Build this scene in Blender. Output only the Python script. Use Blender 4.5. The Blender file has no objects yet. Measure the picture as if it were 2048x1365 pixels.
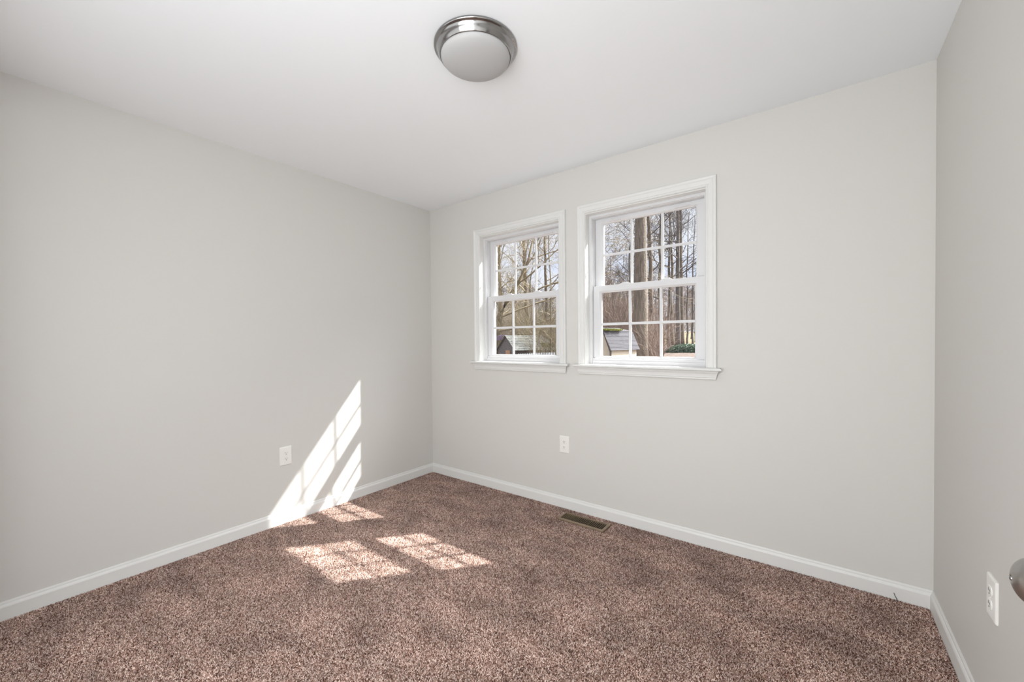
import bpy, bmesh, math, random
import numpy as np
from mathutils import Vector, Matrix

# ---------------------------------------------------------------- camera
S = bpy.context.scene
COL = S.collection
cam_d = bpy.data.cameras.new('camera')
cam = bpy.data.objects.new('camera', cam_d)
COL.objects.link(cam)
R_ = Vector((0.79681244, 0.60414705, -0.00981183))
U_ = Vector((-0.00143346, 0.0181287, 0.99983463))
F_ = Vector((-0.60422502, 0.79666661, -0.01531119))
m = Matrix((( R_.x, U_.x, -F_.x, 2.8911), (R_.y, U_.y, -F_.y, -2.5638), (R_.z, U_.z, -F_.z, 1.2225), (0, 0, 0, 1)))
cam.matrix_world = m
cam_d.sensor_width = 36.0
cam_d.lens = 809.07 / 2048 * 36.0
cam_d.shift_y = 12.5 / 2048
cam_d.clip_start = 0.02
cam_d.clip_end = 500
S.camera = cam

# ---------------------------------------------------------------- colour management
S.view_settings.view_transform = 'Standard'
S.view_settings.look = 'None'
S.view_settings.gamma = 1.0
S.view_settings.exposure = 0.0
S.view_settings.use_curve_mapping = False
S.cycles.use_denoising = True
S.cycles.max_bounces = 10
S.cycles.diffuse_bounces = 7
S.cycles.glossy_bounces = 4
S.cycles.transparent_max_bounces = 16
S.cycles.caustics_reflective = False
S.cycles.caustics_refractive = False
S.cycles.sample_clamp_indirect = 6.0

# ---------------------------------------------------------------- sun and sky
SUN_TO = Vector((0.83, 1.0, 1.255)).normalized()       # towards the sun
sd = bpy.data.lights.new('sun', 'SUN')
sd.energy = 11.0
sd.angle = math.radians(0.75)
sd.color = (1.0, 0.985, 0.955)
sun = bpy.data.objects.new('sun', sd)
sun.rotation_euler = SUN_TO.to_track_quat('Z', 'Y').to_euler()
sun.location = (12, 14, 16)
COL.objects.link(sun)

w = bpy.data.worlds.new('sky')
S.world = w
w.use_nodes = True
nt = w.node_tree
nt.nodes.clear()
N = nt.nodes.new
L = nt.links.new
out = N('ShaderNodeOutputWorld'); bg = N('ShaderNodeBackground'); tc = N('ShaderNodeTexCoord')
nrm = N('ShaderNodeVectorMath'); nrm.operation = 'NORMALIZE'
L(tc.outputs['Generated'], nrm.inputs[0])
sep = N('ShaderNodeSeparateXYZ'); L(nrm.outputs[0], sep.inputs[0])
ramp = N('ShaderNodeValToRGB')
ramp.color_ramp.elements[0].position = 0.0; ramp.color_ramp.elements[0].color = (0.74, 0.81, 1.0, 1)
ramp.color_ramp.elements[1].position = 0.6; ramp.color_ramp.elements[1].color = (0.46, 0.58, 0.95, 1)
L(sep.outputs['Z'], ramp.inputs[0])
cl = N('ShaderNodeTexNoise'); cl.inputs['Scale'].default_value = 3.2; cl.inputs['Detail'].default_value = 4
mp = N('ShaderNodeMapping'); mp.inputs['Scale'].default_value = (1, 1, 2.6)
L(nrm.outputs[0], mp.inputs[0]); L(mp.outputs[0], cl.inputs['Vector'])
cr = N('ShaderNodeValToRGB')
cr.color_ramp.elements[0].position = 0.30; cr.color_ramp.elements[0].color = (0, 0, 0, 1)
cr.color_ramp.elements[1].position = 0.52; cr.color_ramp.elements[1].color = (1, 1, 1, 1)
L(cl.outputs['Fac'], cr.inputs[0])
mx = N('ShaderNodeMixRGB'); mx.inputs[2].default_value = (0.86, 0.88, 0.97, 1)
L(cr.outputs[0], mx.inputs[0]); L(ramp.outputs[0], mx.inputs[1])
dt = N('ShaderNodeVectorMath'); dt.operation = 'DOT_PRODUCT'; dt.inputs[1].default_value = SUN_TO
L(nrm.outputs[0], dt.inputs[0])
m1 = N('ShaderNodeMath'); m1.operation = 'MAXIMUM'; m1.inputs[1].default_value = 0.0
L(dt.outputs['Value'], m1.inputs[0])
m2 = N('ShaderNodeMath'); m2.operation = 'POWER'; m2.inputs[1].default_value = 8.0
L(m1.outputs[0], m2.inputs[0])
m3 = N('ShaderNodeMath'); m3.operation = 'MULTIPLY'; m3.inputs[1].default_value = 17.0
# glow added high around the sun, out of view, to light the room
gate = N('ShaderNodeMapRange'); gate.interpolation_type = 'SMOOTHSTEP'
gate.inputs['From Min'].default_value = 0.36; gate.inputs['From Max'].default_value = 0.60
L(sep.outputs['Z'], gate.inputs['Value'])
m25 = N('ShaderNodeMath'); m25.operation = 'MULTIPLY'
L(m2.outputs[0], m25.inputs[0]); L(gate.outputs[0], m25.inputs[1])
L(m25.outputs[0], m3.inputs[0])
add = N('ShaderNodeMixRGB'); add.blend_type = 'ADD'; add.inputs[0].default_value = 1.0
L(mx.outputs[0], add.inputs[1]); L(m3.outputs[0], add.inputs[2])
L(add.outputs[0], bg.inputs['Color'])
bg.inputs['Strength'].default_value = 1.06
L(bg.outputs[0], out.inputs[0])

# ---------------------------------------------------------------- fill lamps added in the unseen hallway to brighten the room
def area(name, loc, look, sx, sy, power, col=(1, 1, 1), spread=180):
    d = bpy.data.lights.new(name, 'AREA'); d.shape = 'RECTANGLE'; d.size = sx; d.size_y = sy
    d.energy = power; d.color = col; d.spread = math.radians(spread)
    o = bpy.data.objects.new(name, d); COL.objects.link(o)
    o.location = loc
    o.rotation_euler = (Vector(loc) - Vector(look)).to_track_quat('Z', 'Y').to_euler()
    return o
HC = (0.98, 1.0, 1.01)
area('fill_lamp_left', (3.8, -4.3, 1.35), (0, -1.0, 1.35), 1.5, 2.0, 14, HC)
area('fill_lamp_near_left', (1.0, -3.05, 1.25), (1.0, 0, 1.25), 1.3, 1.9, 9, HC)
area('fill_lamp_near_right', (2.4, -3.05, 1.25), (2.4, 0, 1.25), 1.3, 1.9, 53, HC)

# ---------------------------------------------------------------- helpers
PI = math.pi
rnd = random.Random(7)

def mat(name, col, rough=0.6, metal=0.0, bump=None, var=None, spec=0.5):
    mt = bpy.data.materials.new(name); mt.use_nodes = True
    n = mt.node_tree; b = n.nodes['Principled BSDF']
    b.inputs['Base Color'].default_value = (*col, 1)
    b.inputs['Roughness'].default_value = rough
    b.inputs['Metallic'].default_value = metal
    b.inputs['Specular IOR Level'].default_value = spec
    t = None
    if bump or var:
        t = n.nodes.new('ShaderNodeTexCoord')
    if var:
        sc, amt = var[0], var[1]
        nz = n.nodes.new('ShaderNodeTexNoise'); nz.inputs['Scale'].default_value = sc; nz.inputs['Detail'].default_value = 5
        if len(var) > 2:
            mpp = n.nodes.new('ShaderNodeMapping'); mpp.inputs['Scale'].default_value = var[2]
            n.links.new(t.outputs['Object'], mpp.inputs[0]); n.links.new(mpp.outputs[0], nz.inputs['Vector'])
        else:
            n.links.new(t.outputs['Object'], nz.inputs['Vector'])
        rp = n.nodes.new('ShaderNodeValToRGB')
        rp.color_ramp.elements[0].position = 0.3; rp.color_ramp.elements[1].position = 0.7
        rp.color_ramp.elements[0].color = (*[max(0, c * (1 - amt)) for c in col], 1)
        rp.color_ramp.elements[1].color = (*[min(1, c * (1 + amt)) for c in col], 1)
        n.links.new(nz.outputs['Fac'], rp.inputs[0]); n.links.new(rp.outputs[0], b.inputs['Base Color'])
    if bump:
        sc, st, dist = bump
        nz = n.nodes.new('ShaderNodeTexNoise'); nz.inputs['Scale'].default_value = sc; nz.inputs['Detail'].default_value = 3
        n.links.new(t.outputs['Object'], nz.inputs['Vector'])
        bp = n.nodes.new('ShaderNodeBump'); bp.inputs['Strength'].default_value = st; bp.inputs['Distance'].default_value = dist
        n.links.new(nz.outputs['Fac'], bp.inputs['Height']); n.links.new(bp.outputs[0], b.inputs['Normal'])
    return mt

M = {}
M['wall'] = mat('wall_paint', (0.62, 0.608, 0.582), 0.62, bump=(260, 0.12, 0.0008), spec=0.3)
M['ceiling'] = mat('ceiling_paint', (0.85, 0.87, 0.89), 0.8, bump=(200, 0.08, 0.0008), spec=0.2)
M['trim'] = mat('trim_paint', (0.70, 0.70, 0.685), 0.45, bump=(60, 0.03, 0.0005))
M['vinyl'] = mat('white_vinyl', (0.66, 0.66, 0.668), 0.5, bump=(90, 0.02, 0.0003), spec=0.3)
M['plastic'] = mat('outlet_plastic', (0.80, 0.79, 0.76), 0.28, bump=(50, 0.02, 0.0002))
M['slot'] = mat('outlet_slot_dark', (0.03, 0.028, 0.025), 0.6, bump=(50, 0.02, 0.0002))
M['chrome'] = mat('polished_nickel', (0.33, 0.325, 0.32), 0.16, 1.0, bump=(30, 0.01, 0.0003))
M['satin'] = mat('satin_nickel', (0.40, 0.38, 0.36), 0.32, 1.0, bump=(900, 0.05, 0.0002))
M['frost'] = mat('frosted_glass', (0.44, 0.44, 0.44), 0.5, bump=(20, 0.01, 0.0003))
M['register'] = mat('tan_painted_metal', (0.25, 0.185, 0.125), 0.45, 0.2, bump=(120, 0.05, 0.0003), var=(40, 0.12))
M['duct'] = mat('dark_duct', (0.012, 0.010, 0.008), 0.8, bump=(20, 0.05, 0.001))
M['wire'] = mat('black_wire', (0.03, 0.035, 0.04), 0.5, bump=(200, 0.05, 0.0002))
M['doorpaint'] = mat('door_paint', (0.78, 0.78, 0.765), 0.35, bump=(60, 0.03, 0.0005))
M['shingle'] = mat('grey_shingle', (0.075, 0.07, 0.08), 0.85, bump=(40, 0.5, 0.02), var=(9, 0.35))
M['oldshingle'] = mat('weathered_shingle', (0.30, 0.30, 0.275), 0.9, bump=(25, 0.6, 0.03), var=(6, 0.35))
M['cream'] = mat('cream_siding', (0.70, 0.63, 0.50), 0.7, bump=(30, 0.1, 0.01), var=(3, 0.08))
M['darktrim'] = mat('dark_brown_trim', (0.10, 0.08, 0.07), 0.7, bump=(30, 0.1, 0.005))
M['boards'] = mat('weathered_boards', (0.24, 0.215, 0.20), 0.85, bump=(14, 0.5, 0.02), var=(5, 0.4, (0.6, 0.6, 9)))
M['orange'] = mat('orange_plywood', (0.62, 0.36, 0.22), 0.7, bump=(20, 0.2, 0.01), var=(5, 0.15))
M['purple'] = mat('purple_tarpaulin', (0.36, 0.27, 0.58), 0.5, bump=(6, 0.3, 0.05), var=(3, 0.35))
M['picket'] = mat('white_picket_paint', (0.45, 0.47, 0.50), 0.6, bump=(30, 0.1, 0.003))
M['moss'] = mat('yellow_green_moss', (0.24, 0.25, 0.05), 0.95, bump=(30, 0.6, 0.03), var=(12, 0.4))
M['bark'] = mat('grey_brown_bark', (0.20, 0.165, 0.13), 0.9, bump=(9, 0.8, 0.06), var=(7, 0.45, (2.2, 2.2, 0.25)))
M['barkgrey'] = mat('grey_bark', (0.17, 0.155, 0.14), 0.9, bump=(9, 0.8, 0.04), var=(9, 0.4, (2, 2, 0.3)))
M['barktan'] = mat('tan_olive_bark', (0.24, 0.20, 0.13), 0.9, bump=(9, 0.7, 0.03), var=(9, 0.35, (2, 2, 0.5)))
M['twig'] = mat('dark_twigs', (0.11, 0.095, 0.09), 0.9, bump=(9, 0.2, 0.01), var=(2, 0.3))
M['twigtan'] = mat('tan_twigs', (0.36, 0.30, 0.20), 0.9, bump=(9, 0.2, 0.01), var=(2, 0.35))
M['twigred'] = mat('reddish_twigs', (0.27, 0.20, 0.165), 0.9, bump=(9, 0.2, 0.01), var=(1.2, 0.35))
M['green'] = mat('evergreen_leaves', (0.15, 0.23, 0.16), 0.6, bump=(20, 0.3, 0.01), var=(5, 0.4))

# leaf litter ground, straw field further up the slope
def ground_mat():
    mt = bpy.data.materials.new('leaf_litter_and_grass'); mt.use_nodes = True
    n = mt.node_tree; b = n.nodes['Principled BSDF']; b.inputs['Roughness'].default_value = 0.95
    t = n.nodes.new('ShaderNodeTexCoord')
    nz = n.nodes.new('ShaderNodeTexNoise'); nz.inputs['Scale'].default_value = 5; nz.inputs['Detail'].default_value = 8
    n.links.new(t.outputs['Object'], nz.inputs['Vector'])
    r1 = n.nodes.new('ShaderNodeValToRGB'); e = r1.color_ramp.elements
    e[0].position = 0.38; e[0].color = (0.065, 0.045, 0.036, 1); e[1].position = 0.62; e[1].color = (0.20, 0.145, 0.115, 1)
    n.links.new(nz.outputs['Fac'], r1.inputs[0])
    r2 = n.nodes.new('ShaderNodeValToRGB'); e = r2.color_ramp.elements
    e[0].position = 0.35; e[0].color = (0.16, 0.12, 0.06, 1); e[1].position = 0.7; e[1].color = (0.24, 0.19, 0.10, 1)
    n.links.new(nz.outputs['Fac'], r2.inputs[0])
    sp = n.nodes.new('ShaderNodeSeparateXYZ'); n.links.new(t.outputs['Object'], sp.inputs[0])
    mr = n.nodes.new('ShaderNodeMapRange'); mr.inputs['From Min'].default_value = 52; mr.inputs['From Max'].default_value = 58
    n.links.new(sp.outputs['Y'], mr.inputs['Value'])
    mxx = n.nodes.new('ShaderNodeMixRGB')
    n.links.new(mr.outputs[0], mxx.inputs[0]); n.links.new(r1.outputs[0], mxx.inputs[1]); n.links.new(r2.outputs[0], mxx.inputs[2])
    n.links.new(mxx.outputs[0], b.inputs['Base Color'])
    bp = n.nodes.new('ShaderNodeBump'); bp.inputs['Strength'].default_value = 0.7; bp.inputs['Distance'].default_value = 0.08
    n.links.new(nz.outputs['Fac'], bp.inputs['Height']); n.links.new(bp.outputs[0], b.inputs['Normal'])
    return mt
M['ground'] = ground_mat()

def glass_mat():
    mt = bpy.data.materials.new('clear_window_glass'); mt.use_nodes = True
    n = mt.node_tree; n.nodes.clear()
    o = n.nodes.new('ShaderNodeOutputMaterial'); tr = n.nodes.new('ShaderNodeBsdfTransparent')
    tr.inputs['Color'].default_value = (0.97, 0.98, 0.975, 1)
    gl = n.nodes.new('ShaderNodeBsdfGlossy'); gl.inputs['Roughness'].default_value = 0.02
    lw = n.nodes.new('ShaderNodeLayerWeight'); lw.inputs['Blend'].default_value = 0.5
    pw = n.nodes.new('ShaderNodeMath'); pw.operation = 'POWER'; pw.inputs[1].default_value = 4.0
    n.links.new(lw.outputs['Facing'], pw.inputs[0])
    fr = n.nodes.new('ShaderNodeMath'); fr.operation = 'MULTIPLY_ADD'; fr.inputs[1].default_value = 0.25; fr.inputs[2].default_value = 0.01
    n.links.new(pw.outputs[0], fr.inputs[0])
    mx_ = n.nodes.new('ShaderNodeMixShader')
    n.links.new(fr.outputs[0], mx_.inputs[0]); n.links.new(tr.outputs[0], mx_.inputs[1]); n.links.new(gl.outputs[0], mx_.inputs[2])
    n.links.new(mx_.outputs[0], o.inputs[0])
    return mt
M['glass'] = glass_mat()

def carpet_mat(name, lo, mid, hi):
    mt = bpy.data.materials.new(name); mt.use_nodes = True
    n = mt.node_tree; b = n.nodes['Principled BSDF']; b.inputs['Roughness'].default_value = 0.9
    b.inputs['Specular IOR Level'].default_value = 0.15
    g = n.nodes.new('ShaderNodeNewGeometry')
    r = n.nodes.new('ShaderNodeValToRGB'); e = r.color_ramp.elements
    e[0].position = 0.0; e[0].color = (*lo, 1); e[1].position = 1.0; e[1].color = (*hi, 1)
    for ps, c in ((0.22, lo), (0.45, mid), (0.7, mid), (0.86, hi)):
        k = e.new(ps); k.color = (*c, 1)
    n.links.new(g.outputs['Random Per Island'], r.inputs[0])
    t = n.nodes.new('ShaderNodeTexCoord')
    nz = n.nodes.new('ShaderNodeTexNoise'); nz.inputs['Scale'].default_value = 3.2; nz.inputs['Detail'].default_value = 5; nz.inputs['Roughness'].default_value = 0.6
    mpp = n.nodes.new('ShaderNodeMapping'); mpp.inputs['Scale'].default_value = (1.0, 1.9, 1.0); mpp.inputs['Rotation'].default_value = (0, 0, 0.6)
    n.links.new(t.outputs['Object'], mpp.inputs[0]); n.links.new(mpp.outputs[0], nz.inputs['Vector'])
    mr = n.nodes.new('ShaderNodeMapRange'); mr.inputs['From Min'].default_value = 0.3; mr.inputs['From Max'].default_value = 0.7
    mr.inputs['To Min'].default_value = 0.66; mr.inputs['To Max'].default_value = 1.22  # broad light and dark streaks: pile-lean shading put into the yarn colour
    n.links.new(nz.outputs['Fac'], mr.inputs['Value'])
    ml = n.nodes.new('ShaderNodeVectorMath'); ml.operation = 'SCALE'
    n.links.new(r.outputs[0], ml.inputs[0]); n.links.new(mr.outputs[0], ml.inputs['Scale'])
    n.links.new(ml.outputs[0], b.inputs['Base Color'])
    return mt
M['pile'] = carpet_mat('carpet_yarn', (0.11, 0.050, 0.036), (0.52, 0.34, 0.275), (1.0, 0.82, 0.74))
M['backing'] = mat('carpet_backing', (0.18, 0.11, 0.085), 0.95, bump=(300, 0.5, 0.003), var=(200, 0.4))

def tag(o, label=None, cat=None, group=None, kind=None):
    if label: o['label'] = label
    if cat: o['category'] = cat
    if group: o['group'] = group
    if kind: o['kind'] = kind
    return o
def empty(name, loc, rz=0.0):
    o = bpy.data.objects.new(name, None); COL.objects.link(o)
    o.location = loc; o.rotation_euler = (0, 0, rz); o.empty_display_size = 0.05
    return o
def link(name, bm, m, parent=None, smooth=False, bevel=None):
    me = bpy.data.meshes.new(name)
    bmesh.ops.recalc_face_normals(bm, faces=bm.faces)
    bm.to_mesh(me); bm.free()
    o = bpy.data.objects.new(name, me); COL.objects.link(o)
    me.materials.append(m)
    if smooth:
        for p in me.polygons: p.use_smooth = True
    if parent: o.parent = parent
    if bevel:
        b = o.modifiers.new('bevel', 'BEVEL'); b.width = bevel; b.segments = 2; b.limit_method = 'ANGLE'; b.angle_limit = math.radians(40)
    return o
def box(bm, x0, x1, y0, y1, z0, z1, mtx=None):
    vs = [bm.verts.new((x, y, z)) for x in (x0, x1) for y in (y0, y1) for z in (z0, z1)]
    for f in ((0, 1, 3, 2), (4, 6, 7, 5), (0, 4, 5, 1), (2, 3, 7, 6), (0, 2, 6, 4), (1, 5, 7, 3)):
        bm.faces.new([vs[i] for i in f])
    if mtx is not None:
        for v in vs: v.co = mtx @ v.co
    return vs
def obox(name, ext, m, parent=None, bevel=None, mtx=None):
    bm = bmesh.new(); box(bm, *ext, mtx=mtx)
    return link(name, bm, m, parent, bevel=bevel)
def lathe(bm, prof, seg=64, mtx=None, cap0=False, cap1=False):
    rings = []
    for r, z in prof:
        if r < 1e-6: rings.append([bm.verts.new((0, 0, z))])
        else: rings.append([bm.verts.new((r * math.cos(2 * PI * i / seg), r * math.sin(2 * PI * i / seg), z)) for i in range(seg)])
    for a, b in zip(rings, rings[1:]):
        for i in range(seg):
            j = (i + 1) % seg
            if len(a) == 1 and len(b) > 1: bm.faces.new((a[0], b[i], b[j]))
            elif len(b) == 1 and len(a) > 1: bm.faces.new((a[i], b[0], a[j]))
            elif len(a) > 1: bm.faces.new((a[i], b[i], b[j], a[j]))
    if cap0 and len(rings[0]) > 1: bm.faces.new(rings[0])
    if cap1 and len(rings[-1]) > 1: bm.faces.new(rings[-1])
    if mtx is not None:
        for rg in rings:
            for v in rg: v.co = mtx @ v.co
def extrude_profile(bm, pts, A, B, closed=True):
    """pts: list of 3-D offset vectors; A and B: functions mapping a profile point to its end positions"""
    a = [bm.verts.new(A(p)) for p in pts]; b = [bm.verts.new(B(p)) for p in pts]
    n = len(pts)
    for i in range(n if closed else n - 1):
        j = (i + 1) % n
        bm.faces.new((a[i], a[j], b[j], b[i]))
    if closed:
        bm.faces.new(a[::-1]); bm.faces.new(b)
def copy_tree(o, parent=None):
    c = o.copy(); COL.objects.link(c)
    if parent: c.parent = parent
    for ch in list(o.children): copy_tree(ch, c)
    return c

# ---------------------------------------------------------------- room shell
W, D, H = 3.302, -2.66, 2.44
WC = (1.0, 1.983)            # window centres along the window wall
HO = 0.3875                  # half opening
ZB, ZT = 1.034, 2.10         # opening bottom and top
bm = bmesh.new()
xs = [-0.16, WC[0] - HO, WC[0] + HO, WC[1] - HO, WC[1] + HO, W + 0.12]
for i in range(5):
    if i in (1, 3):
        box(bm, xs[i], xs[i + 1], 0, 0.16, -0.2, ZB); box(bm, xs[i], xs[i + 1], 0, 0.16, ZT, H + 0.2)
    else:
        box(bm, xs[i], xs[i + 1], 0, 0.16, -0.2, H + 0.2)
tag(link('wall_back', bm, M['wall']), 'pale greige painted wall holding the two windows', 'wall', kind='structure')
tag(obox('wall_left', (-0.16, 0, -2.9, 0, -0.2, H + 0.2), M['wall']), 'pale greige painted wall on the left with the sun patch', 'wall', kind='structure')
tag(obox('wall_right', (W, W + 0.12, D - 0.1, 0, -0.2, H + 0.2), M['wall']), 'pale greige painted wall at the right edge', 'wall', kind='structure')
DX0, DX1, DZ = 0.35, 3.19, 2.25  # wide opening, made up to let the fill lamps shine in
bm = bmesh.new()
box(bm, 0, DX0, D - 0.12, D, -0.2, H + 0.2); box(bm, DX1, W, D - 0.12, D, -0.2, H + 0.2); box(bm, DX0, DX1, D - 0.12, D, DZ, H + 0.2)
tag(link('wall_front', bm, M['wall']), 'painted wall behind the viewpoint with a made-up wide opening for the fill light', 'wall', kind='structure')
tag(obox('ceiling', (-0.16, W + 0.12, -2.9, 0.16, H, H + 0.15), M['ceiling']), 'smooth white ceiling with a round flush light', 'ceiling', kind='structure')
tag(obox('floor', (-0.1, W + 0.1, D - 0.12, 0.1, -0.15, 0.0), M['backing']), 'floor under the brown speckled carpet', 'floor', kind='structure')
# hallway behind
bm = bmesh.new()
box(bm, 0.3, 4.3, -4.9, -4.78, -0.2, 2.6); box(bm, 0.18, 0.3, -4.9, D - 0.12, -0.2, 2.6); box(bm, 4.3, 4.42, -4.9, D - 0.12, -0.2, 2.6)
box(bm, 0.18, 4.42, -4.9, D - 0.12, 2.44, 2.6); box(bm, W + 0.12, 4.3, D - 0.12, D, -0.2, 2.6)
tag(link('wall_hall', bm, M['ceiling']), 'pale walls of the hallway behind the doorway', 'wall', kind='structure')
tag(obox('floor_hall', (0.18, 4.42, -4.9, D - 0.12, -0.15, 0.0), M['backing']), 'hallway floor behind the doorway', 'floor', kind='structure')

# baseboards
BP = [(0, 0.085), (0.0035, 0.085), (0.0055, 0.081), (0.0065, 0.077), (0.0065, 0.0735), (0.0085, 0.0715), (0.0115, 0.066), (0.013, 0.0615), (0.013, 0.0), (0, 0)]
bm = bmesh.new()
extrude_profile(bm, BP, lambda p: (p[0], D, p[1]), lambda p: (p[0], -p[0], p[1]))
tag(link('baseboard_left', bm, M['trim']), 'white baseboard along the left wall', 'baseboard', kind='structure')
bm = bmesh.new()
extrude_profile(bm, BP, lambda p: (p[0], -p[0], p[1]), lambda p: (W - p[0], -p[0], p[1]))
tag(link('baseboard_back', bm, M['trim']), 'white baseboard under the windows', 'baseboard', kind='structure')
bm = bmesh.new()
extrude_profile(bm, BP, lambda p: (W - p[0], -p[0], p[1]), lambda p: (W - p[0], D, p[1]))
tag(link('baseboard_right', bm, M['trim']), 'white baseboard along the right wall', 'baseboard', kind='structure')

# ---------------------------------------------------------------- windows
def ring_sweep(bm, hw, z0, z1, prof, ws, wt, wb):
    """closed rectangle of mitred members; prof: (u 0..1 from the outside in, y)"""
    rings = []
    for u, y in prof:
        rings.append([bm.verts.new(c) for c in ((-hw + u * ws, y, z0 + u * wb), (hw - u * ws, y, z0 + u * wb), (hw - u * ws, y, z1 - u * wt), (-hw + u * ws, y, z1 - u * wt))])
    n = len(rings)
    for i in range(n):
        a, b = rings[i], rings[(i + 1) % n]
        for k in range(4):
            l = (k + 1) % 4
            bm.faces.new((a[k], a[l], b[l], b[k]))
ZO = 1.056   # stool top, the base of the window
def sash(root, name, hw, z0, z1, yf, yb, ws, wt, wb, gy, label):
    bm = bmesh.new()
    prof = [(0, yb), (0, yf + 0.001), (0.02, yf), (0.80, yf), (0.84, yf + 0.004), (0.93, yf + 0.007), (1.0, yf + 0.011), (1.0, yb - 0.006), (0.9, yb)]
    ring_sweep(bm, hw, z0 - ZO, z1 - ZO, prof, ws, wt, wb)
    s = link(name, bm, M['vinyl'], root); s['label'] = label
    gx, g0, g1 = hw - ws, z0 + wb - ZO, z1 - wt - ZO
    bm = bmesh.new(); box(bm, -gx - 0.004, gx + 0.004, gy - 0.0015, gy + 0.0015, g0 - 0.003, g1 + 0.003)
    link('pane', bm, M['glass'], s)
    bm = bmesh.new()
    hb = 0.0085
    zc = (g0 + g1) / 2
    def bar(x0, x1, z0_, z1_, vert):
        y0, y1 = gy - 0.011, gy - 0.002
        if vert:
            pr = [(x0, y1), (x0, y0 + 0.003), (x0 + 0.004, y0), (x1 - 0.004, y0), (x1, y0 + 0.003), (x1, y1)]
            extrude_profile(bm, pr, lambda p: (p[0], p[1], z0_), lambda p: (p[0], p[1], z1_))
        else:
            pr = [(z0_, y1), (z0_, y0 + 0.003), (z0_ + 0.004, y0), (z1_ - 0.004, y0), (z1_, y0 + 0.003), (z1_, y1)]
            extrude_profile(bm, pr, lambda p: (x0, p[1], p[0]), lambda p: (x1, p[1], p[0]))
    for k in (-1, 1):
        xc = k * gx / 3
        bar(xc - hb, xc + hb, g0, g1, True)
    xsb = [-gx, -gx / 3 - hb, -gx / 3 + hb, gx / 3 - hb, gx / 3 + hb, gx]
    for a, b in ((0, 1), (2, 3), (4, 5)):
        bar(xsb[a], xsb[b], zc - hb, zc + hb, False)
    link('grille', bm, M['vinyl'], s)
    return s
def make_window():
    root = empty('window_1', (WC[0], 0, ZO))
    # casing: three mitred members standing on the stool
    CP = [(0, 0), (0, -0.008), (0.003, -0.0105), (0.007, -0.0105), (0.0085, -0.008), (0.012, -0.008), (0.0135, -0.011), (0.020, -0.0125),
          (0.036, -0.014), (0.041, -0.018), (0.047, -0.0195), (0.053, -0.0195), (0.056, -0.017), (0.057, 0)]
    hi = 0.386
    bm = bmesh.new()
    zb, zt = 0.0, 2.104 - ZO
    for a, b in ((lambda p: (-hi - p[0], p[1], zb), lambda p: (-hi - p[0], p[1], zt + p[0])),
                 (lambda p: (-hi - p[0], p[1], zt + p[0]), lambda p: (hi + p[0], p[1], zt + p[0])),
                 (lambda p: (hi + p[0], p[1], zt + p[0]), lambda p: (hi + p[0], p[1], zb))):
        extrude_profile(bm, CP, a, b)
    link('casing', bm, M['trim'], root)
    # stool (inner sill) with a rounded nose and horns
    SP = [(0.052, 0.0), (-0.036, 0.0), (-0.042, -0.0025), (-0.0455, -0.007), (-0.0455, -0.012), (-0.042, -0.0165), (-0.036, -0.019), (0.052, -0.019)]
    bm = bmesh.new()
    e = 0.474
    box(bm, -HO, HO, -0.001, 0.056, -0.019, 0.0)
    NP = [p if p[0] < 0 else (-0.0005, p[1]) for p in SP]
    def ends(s):
        return lambda p: (s * (e - 0.010 + 0.010 * min(1, max(0, (-p[1]) / 0.008 if -p[1] < 0.008 else (0.019 + p[1]) / 0.008))), p[0], p[1])
    extrude_profile(bm, NP, ends(-1), ends(1))
    link('stool', bm, M['trim'], root)
    # apron: moulded board with mitred returns
    AP = [(0, -0.0192), (-0.028, -0.0192), (-0.029, -0.023), (-0.026, -0.028), (-0.021, -0.036), (-0.0185, -0.046), (-0.017, -0.056), (-0.0145, -0.059), (-0.0145, -0.065), (-0.011, -0.0695), (0, -0.0695)]
    bm = bmesh.new()
    extrude_profile(bm, AP, lambda p: (-0.425 + p[0] * 1.0, p[0], p[1]), lambda p: (0.425 - p[0] * 1.0, p[0], p[1]))
    link('apron', bm, M['trim'], root)
    # wooden jamb lining
    bm = bmesh.new()
    top = ZT - ZO
    box(bm, -HO, -HO + 0.004, 0, 0.052, 0, top - 0.004); box(bm, HO - 0.004, HO, 0, 0.052, 0, top - 0.004); box(bm, -HO, HO, 0, 0.052, top - 0.004, top)
    link('jamb', bm, M['trim'], root)
    # vinyl frame with tracks
    bm = bmesh.new()
    for s in (-1, 1):
        def sb(x0, x1, y0, y1, z0, z1):
            xa, xb = sorted((s * x0, s * x1)); box(bm, xa, xb, y0, y1, z0, z1)
        sb(0.372, HO, 0.052, 0.16, 0, top)
        sb(0.3655, 0.372, 0.052, 0.066, 0, top)
        sb(0.3645, 0.372, 0.066, 0.1055, 0.0, top)
        sb(0.3645, 0.372, 0.109, 0.147, 0.0, top)
        sb(0.3635, 0.372, 0.1055, 0.109, 0, top)
        sb(0.345, 0.372, 0.147, 0.16, 0, top)
    box(bm, -0.3715, 0.3715, 0.0527, 0.1595, 2.079 - ZO, top - 0.0005)
    box(bm, -0.3712, 0.3712, 0.062, 0.104, 2.0755 - ZO, 2.0795 - ZO)
    box(bm, -0.366, 0.366, 0.064, 0.16, -0.02, 1.0965 - ZO)
    box(bm, -0.3655, 0.3655, 0.056, 0.064, -0.02, 1.080 - ZO)
    link('vinyl_frame', bm, M['vinyl'], root, bevel=0.0015)
    up = sash(root, 'upper_sash', 0.3625, 1.560, 2.0785, 0.110, 0.146, 0.057, 0.0365, 0.042, 0.128, 'fixed upper sash of six lights')
    lo = sash(root, 'lower_sash', 0.3625, 1.099, 1.602, 0.072, 0.104, 0.057, 0.046, 0.013, 0.090, 'lower sash of six lights')
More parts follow.
